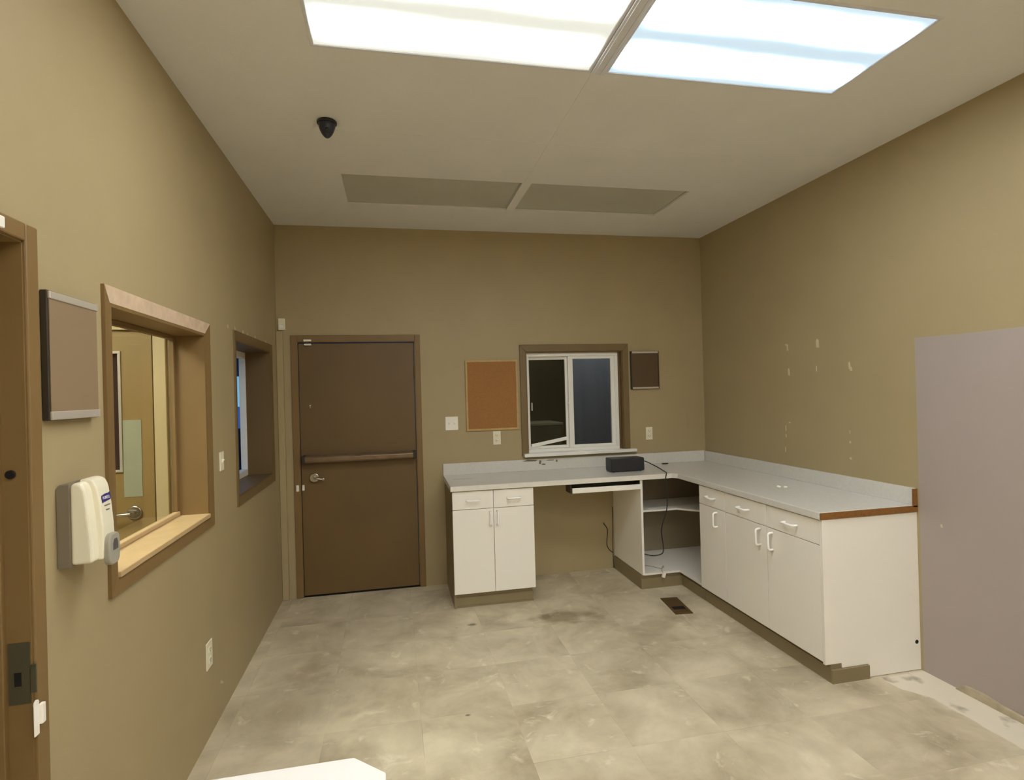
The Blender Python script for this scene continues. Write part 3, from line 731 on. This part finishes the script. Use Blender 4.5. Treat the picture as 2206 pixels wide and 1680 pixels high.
# left cabinet
FY = -.575                       # carcass front
lc = thing('base_cabinet', 'white base cabinet with two drawers and two doors beside the exit door', 'cabinet', (1.61, -.29, 0))
obj('side_panel', B((1.302, 1.318, FY, -.002, 0.0, CT)), taupe, lc)
obj('side_panel', B((1.904, 1.920, FY, -.002, .105, CT)), white, lc)
obj('carcass', B((1.318, 1.904, FY+.001, -.004, .105, .121), (1.318, 1.904, -.012, -.004, .121, CT), (1.318, 1.904, FY+.001, FY+.08, CT-.016, CT-.001), (1.603, 1.619, FY+.001, -.02, .121, CT-.02)), white, lc)
obj('toe_kick', B((1.318, 1.904, FY+.022, FY+.034, 0, .105), (1.890, 1.904, FY+.034, -.01, 0, .105)), taupe, lc)
obj('cove_base', B((1.312, 1.908, FY+.010, FY+.021, 0.0, .012), (1.312, 1.908, FY+.016, FY+.0215, .012, .075), bev=.001), taupe, lc)
for xa, xb, hx in ((1.304, 1.6095, 1.585), (1.6135, 1.922, 1.638)):
    d = obj('door', B((xa, xb, FY-.018, FY-.0005, .110, .733), bev=.0012), white, lc)
    bm = bmesh.new(); pull(bm, (hx, FY-.018, .66), (0, 0, 1), (0, -1, 0)); obj('handle', bm, handm, d)
    d = obj('drawer', B((xa, xb, FY-.018, FY-.0005, .737, .868), bev=.0012), white, lc)
    bm = bmesh.new(); pull(bm, ((xa+xb)/2, FY-.018, .803), (1, 0, 0), (0, -1, 0)); obj('handle', bm, handm, d)

# corner unit, open
FX = 3.133                       # carcass front of the right run
cc = thing('corner_cabinet', 'open white corner cabinet without doors under the worktop corner', 'cabinet', (3.2, -.3, 0))
obj('side_panel', B((2.800, 2.818, -.59, -.002, .115, CT), bev=.001), white, cc)
obj('side_panel', B((FX+.002, W-.004, -.925, -.912, .115, CT)), white, cc)
bm = bmesh.new(); prism(bm, [(2.818, -.588), (3.122, -.588), (3.122, -.912), (W-.004, -.912), (W-.004, -.004), (2.818, -.004)], 'z', .112, .128); obj('bottom_shelf', bm, white, cc)
bm = bmesh.new(); prism(bm, [(2.819, -.42), (3.20, -.42), (3.34, -.56), (3.34, -.911), (W-.02, -.911), (W-.02, -.012), (2.819, -.012)], 'z', .575, .590, bev=.001); obj('middle_shelf', bm, white, cc)
obj('back_panel', B((2.819, W-.012, -.011, -.004, .13, CT-.002), (W-.011, W-.005, -.911, -.012, .13, CT-.002)), mat('taupe_back_panel', srgb(150, 138, 116), .6), cc)
bm = bmesh.new()
box(bm, 2.800, 3.155, -.566, -.554, 0, .112); box(bm, 3.155, 3.167, -.925, -.554, 0, .112); box(bm, 2.800, 2.812, -.554, -.004, 0, .112)
obj('toe_kick', bm, taupe, cc)
obj('cove_base', B((2.794, 3.150, -.573, -.5665, 0, .080), (2.7935, 2.7995, -.5665, -.006, 0, .108), (3.1475, 3.1545, -.925, -.573, 0, .080), bev=.001), taupe, cc)
obj('grommet', (lambda b_: (cyl(b_, (3.40, -.70, .1285), (3.40, -.70, .130), .012, 16), b_)[1])(bmesh.new()), black, cc)

def right_cab(y0, y1, label, fronts, doors, end=False):
    """cabinet on the right run between y0 (near) and y1 (far)"""
    t = thing('base_cabinet', label, 'cabinet', ((FX+W)/2, (y0+y1)/2, 0))
    bm = bmesh.new()
    e = .016 if not end else .0
    box(bm, FX, W-.004, y0+.002, y1-.001, .105, .121)
    box(bm, FX, W-.004, y1-.015, y1-.001, .121, CT-.001)
    if not end: box(bm, FX, W-.004, y0+.001, y0+.015, .121, CT-.001)
    box(bm, W-.012, W-.004, y0+.015, y1-.015, .121, CT-.001)
    obj('carcass', bm, white, t)
    bm = bmesh.new(); box(bm, 3.155, 3.167, y0 if not end else y0-.006, y1, 0, .105); obj('toe_kick', bm, taupe, t)
    obj('cove_base', B((3.1475, 3.1545, y0-(.012 if end else 0), y1, 0, .080), bev=.001), taupe, t)
    for ya_, yb_ in fronts:
        d = obj('drawer', B((FX-.018, FX-.0005, ya_, yb_, .737, .868), bev=.0012), white, t)
        bm = bmesh.new(); pull(bm, (FX-.018, (ya_+yb_)/2, .803), (0, 1, 0), (-1, 0, 0)); obj('handle', bm, handm, d)
    for ya_, yb_, hy in doors:
        d = obj('door', B((FX-.018, FX-.0005, ya_, yb_, .110, .733), bev=.0012), white, t)
        bm = bmesh.new(); pull(bm, (FX-.018, hy, .66), (0, 0, 1), (-1, 0, 0)); obj('handle', bm, handm, d)
    return t
right_cab(-1.262, -.926, 'narrow white base cabinet with one drawer, next to the open corner', [(-1.260, -.928)], [(-1.260, -.928, -1.165)])
rc = right_cab(-2.150, -1.263, 'wide white base cabinet with two drawers and exposed end panel', [(-1.704, -1.266), (-2.147, -1.708)], [(-1.704, -1.266, -1.645), (-2.147, -1.708, -1.762)], True)
bm = bmesh.new()
prism(bm, [(3.114, .100), (3.215, .100), (3.217, .074), (3.382, .074), (3.382, .003), (3.727, .003), (3.727, CT-.001), (3.114, CT-.001)], 'y', -2.166, -2.149, bev=.001)
obj('end_panel', bm, white, rc)
obj('edge_strip', B((3.112, 3.150, -2.170, -2.1665, .104, CT-.001), bev=.0008), white, rc)
obj('kick_return', B((3.147, 3.381, -2.178, -2.163, 0, .073), (3.147, 3.21, -2.163, -2.150, 0, .098), bev=.001), taupe, rc)
bm = bmesh.new(); cyl(bm, (3.702, -2.1668, .157), (3.702, -2.1655, .157), .011, 20); obj('cable_hole', bm, void, rc)

# ------------------------------------------------------------------ worktop
wt = thing('worktop', 'long grey laminate worktop running round the corner with low backsplash', 'counter', (2.5, -.3, CT))
XC, YC = 3.100, -.610
bm = bmesh.new()
prism(bm, [(1.290, -.004), (1.290, YC), (XC-.03, YC), (XC, YC-.03), (XC, -2.168), (W-.003, -2.168), (W-.003, -.004)], 'z', CT, CT+.04, bev=.0045, seg=3)
top = obj('worktop_surface', bm, lamgrey, wt)
obj('front_edge', B((1.2905, XC-.04, YC-.0012, YC+.002, CT+.003, CT+.036)), lamlit, wt)
obj('backsplash', B((1.290, W-.022, -.020, -.0015, CT+.04, 1.012), bev=.002), lamgrey, wt)
obj('backsplash', B((W-.020, W-.0015, -2.166, -.021, CT+.04, 1.008), bev=.002), lamgrey, wt)
obj('raw_end', B((XC+.002, W-.0025, -2.1735, -2.1685, CT+.002, CT+.037), (W-.032, W-.0015, -2.1735, -2.1672, CT+.03, 1.005)), chip, wt)
bm = bmesh.new()
for x, z, w_, h_ in ((2.04, 1.002, .07, .008), (2.13, .985, .012, .02), (2.16, .965, .02, .007), (2.28, .99, .01, .012), (2.22, .998, .04, .004)):
    prism(bm, [(x-w_, z-h_*.6), (x+w_*.7, z-h_), (x+w_, z+h_*.4), (x-w_*.3, z+h_)], 'y', -.0208, -.0198)
obj('torn_patch', bm, dirt, wt)
bm = bmesh.new(); prism(bm, [(1.345, -.27), (1.42, -.262), (1.50, -.274), (1.50, -.268), (1.42, -.254), (1.345, -.262)], 'z', CT+.0398, CT+.0405); obj('scratch', bm, mat('scratch_grey', srgb(128, 126, 120), .7), wt)

# keyboard tray
kt = thing('keyboard_tray', 'white pull-out keyboard tray hanging under the worktop', 'keyboard tray', (2.5, -.4, .82))
obj('tray_board', B((2.235, 2.795, -.585, -.46, .800, .816), bev=.001), white, kt)
obj('front_lip', B((2.232, 2.796, -.603, -.5855, .803, .842), bev=.002), white, kt)
for xa in (2.222, 2.7965):
    obj('slide_rail', B((xa, xa+.0025 if xa > 2.5 else xa+.012, -.58, -.46, .80, CT-.0005)), filedk, kt)
obj('shade_board', B((2.235, 2.795, -.472, -.461, .8165, CT-.0005)), filedk, kt)  # dark board added so the gap above the tray looks shaded

# ------------------------------------------------------------------ small things on the counter
bb = thing('power_supply', 'black box with a cord on the counter below the window', 'electronic box', (2.78, -.34, CT+.04))
ZB = CT+.04
bm = bmesh.new(); box(bm, 2.635, 2.925, -.40, -.27, ZB+.004, ZB+.112, bev=.006); obj('box_body', bm, black, bb)
for a_ in (2.66, 2.90):
    for c_ in (-.385, -.285):
        bm = bmesh.new(); cyl(bm, (a_, c_, ZB+.0005), (a_, c_, ZB+.006), .008, 12); obj('rubber_foot', bm, blackm, bb)
bm = bmesh.new(); box(bm, 2.9245, 2.929, -.395, -.275, ZB+.01, ZB+.106, bev=.002); obj('side_cover', bm, blackm, bb)
bm = bmesh.new()
tube(bm, [(2.926, -.34, ZB+.075), (2.965, -.345, ZB+.070), (3.03, -.42, ZB+.03), (3.045, -.5, ZB+.008), (3.03, -.58, ZB+.006), (3.012, -.618, ZB-.004), (3.004, -.622, ZB-.04), (3.010, -.625, .774), (3.003, -.625, .631), (2.968, -.62, .527), (2.960, -.61, .45), (2.985, -.58, .35), (3.005, -.54, .275), (2.99, -.515, .245), (2.93, -.50, .237), (2.87, -.49, .25), (2.822, -.48, .262)], .0042, n=8, sub=6)
obj('power_cord', bm, black, bb)
bm = bmesh.new()
wp = thing('charger_plug', 'small white plug dangling over the open cabinet edge', 'plug', (2.97, -.60, .09))
bm = bmesh.new(); t = bmesh.new(); box(t, -.013, .013, -.009, .009, -.02, .02, bev=.003); merge(bm, t, 0, Matrix.Translation((2.972, -.606, .108)) @ Matrix.Rotation(.3, 4, 'Y')); obj('plug_body', bm, plast, wp)
bm = bmesh.new(); tube(bm, [(2.967, -.604, .128), (2.958, -.60, .150), (2.975, -.585, .175), (2.99, -.56, .155), (2.985, -.52, .134), (2.95, -.45, .131), (2.90, -.40, .131)], .002, n=6, sub=5); obj('plug_cord', bm, greyl, wp)

# crumpled scrap on right counter
bm = bmesh.new()
P = [(3.375, -1.455, .918), (3.395, -1.440, .924), (3.405, -1.462, .919), (3.425, -1.468, .922), (3.445, -1.475, .918), (3.462, -1.492, .921)]
for k in range(len(P)-1):
    a_, b_ = Vector(P[k]), Vector(P[k+1]); n_ = Vector((.008, .006, .004 if k % 2 else -.001))
    vs = [bm.verts.new(q) for q in (a_-n_, b_-n_, b_+n_, a_+n_)]; vt = [bm.verts.new(v.co+Vector((0, 0, .0015))) for v in vs]
    bm.faces.new(vs[::-1]); bm.faces.new(vt)
    for i in range(4): bm.faces.new([vs[i], vs[(i+1) % 4], vt[(i+1) % 4], vt[i]])
for v in bm.verts: v.co.z = max(v.co.z, ZB+.0004)
tag(obj('paper_scrap', bm, plast, None, (3.41, -1.46, ZB)), 'small crumpled white scrap lying on the right worktop', 'scrap')
tag(obj('cable_clip', B((3.245, 3.297, -.10, -.075, ZB+.0003, ZB+.010), bev=.003), black, None, (3.27, -.088, ZB)), 'tiny black clip lying near the backsplash right of the black box', 'clip')

# thin dark cable on the wall in the knee space
bm = bmesh.new(); tube(bm, [(2.700, -.006, .41), (2.735, -.006, .36), (2.737, -.006, .31), (2.729, -.006, .22), (2.75, -.006, .17), (2.785, -.008, .14)], .0035, n=8, sub=5)
tube(bm, [(2.79, -.006, .55), (2.789, -.006, .4), (2.785, -.008, .14), (2.788, -.008, .004)], .003, n=8, sub=5)
tag(obj('wall_cable', bm, filedk, None, (2.74, 0, .004)), 'thin dark cable on the wall inside the knee space', 'cable')

# floor vent
fv = thing('floor_vent', 'bronze floor register set in the floor beside the right cabinets', 'floor vent', (2.893, -.958, 0))
def rect_on_floor(bm, c, ux, L, Wd, z0, z1, bev=0):
    t = bmesh.new(); box(t, -Wd/2, Wd/2, -L/2, L/2, z0, z1, bev=bev)
    merge(bm, t, 0, Matrix.Translation((c[0], c[1], 0)) @ Matrix.Rotation(ux, 4, 'Z'))
cvt = (2.888, -.959); ang = -.12
bm = bmesh.new()
for s in (-1, 1):
    t = bmesh.new(); box(t, s*.056-.009, s*.056+.009, -.155, .155, 0, .005, bev=.001); merge(bm, t, 0, Matrix.Translation((*cvt, 0)) @ Matrix.Rotation(ang, 4, 'Z'))
    t = bmesh.new(); box(t, -.05, .05, s*.146-.009, s*.146+.009, 0, .005, bev=.001); merge(bm, t, 0, Matrix.Translation((*cvt, 0)) @ Matrix.Rotation(ang, 4, 'Z'))
obj('vent_frame', bm, ventm, fv)
bm = bmesh.new()
for k in range(-10, 11):
    if k in (-4, -3, -5, -2): continue
    t = bmesh.new(); box(t, -.048, .048, k*.013-.0035, k*.013+.0035, .0012, .0042); merge(bm, t, 0, Matrix.Translation((*cvt, 0)) @ Matrix.Rotation(ang, 4, 'Z'))
obj('vent_louvres', bm, ventm, fv)
bm = bmesh.new(); rect_on_floor(bm, cvt, ang, .28, .1, .0003, .0011); obj('vent_opening', bm, void, fv)

# white table in the foreground
tb = thing('white_table', 'white table with clipped corner at the bottom edge of the picture', 'table', (.5, -3.9, 0))
bm = bmesh.new(); prism(bm, [(.22, -3.372), (.783, -3.372), (.858, -3.446), (.858, -4.35), (.785, -4.42), (.22, -4.42), (.15, -4.35), (.15, -3.44)], 'z', .712, .74, bev=.003); obj('table_top', bm, tablem, tb)
bm = bmesh.new()
for b_ in ((.25, .76, -3.50, -3.48), (.25, .76, -4.32, -4.30), (.25, .27, -4.30, -3.50), (.74, .76, -4.30, -3.50)): box(bm, *b_, .66, .7118)
obj('apron', bm, greyl, tb)
for x_ in (.27, .74):
    for y_ in (-3.5, -4.3):
        bm = bmesh.new(); cyl(bm, (x_, y_, .0), (x_, y_, .711), .018, 16); obj('leg', bm, greyl, tb)

# ------------------------------------------------------------------ world: evening sky
w = bpy.data.worlds.new('sky'); bpy.context.scene.world = w; w.use_nodes = True; nt = w.node_tree
bg = nt.nodes['Background']; tc = nt.nodes.new('ShaderNodeTexCoord'); sp_ = nt.nodes.new('ShaderNodeSeparateXYZ'); nt.links.new(tc.outputs['Generated'], sp_.inputs[0])
rp = nt.nodes.new('ShaderNodeValToRGB'); rp.color_ramp.elements[0].position = 0; rp.color_ramp.elements[0].color = srgb(140, 205, 240)
rp.color_ramp.elements[1].position = .35; rp.color_ramp.elements[1].color = srgb(70, 130, 215); nt.links.new(sp_.outputs['Z'], rp.inputs['Fac'])
nt.links.new(rp.outputs[0], bg.inputs['Color']); bg.inputs['Strength'].default_value = .42

# ------------------------------------------------------------------ camera
yaw, pit, rol = math.radians(11.8673681), math.radians(.13867378), math.radians(-1.56047115)
fw = Vector((math.sin(yaw)*math.cos(pit), math.cos(yaw)*math.cos(pit), math.sin(pit)))
r0 = Vector((math.cos(yaw), -math.sin(yaw), 0)); u0 = r0.cross(fw)
rr = r0*math.cos(rol)+u0*math.sin(rol); uu = -r0*math.sin(rol)+u0*math.cos(rol)
cd = bpy.data.cameras.new('camera'); co = bpy.data.objects.new('camera', cd); C.objects.link(co)
M = Matrix.Identity(4)
for i in range(3): M[i][0], M[i][1], M[i][2] = rr[i], uu[i], -fw[i]
M.translation = Vector((.89755, -4.782, 1.60597)); co.matrix_world = M
cd.sensor_width = 36; cd.lens = 1217.064/2206*36; cd.clip_start = .02; cd.clip_end = 300
sc = bpy.context.scene; sc.camera = co
for o in C.objects:
    if '_o' in o: del o['_o']
sc.view_settings.view_transform = 'Standard'; sc.view_settings.look = 'None'; sc.view_settings.gamma = 1
sc.view_settings.exposure = .80; sc.view_settings.use_curve_mapping = False
sc.cycles.max_bounces = 10; sc.cycles.diffuse_bounces = 6; sc.cycles.sample_clamp_indirect = 4
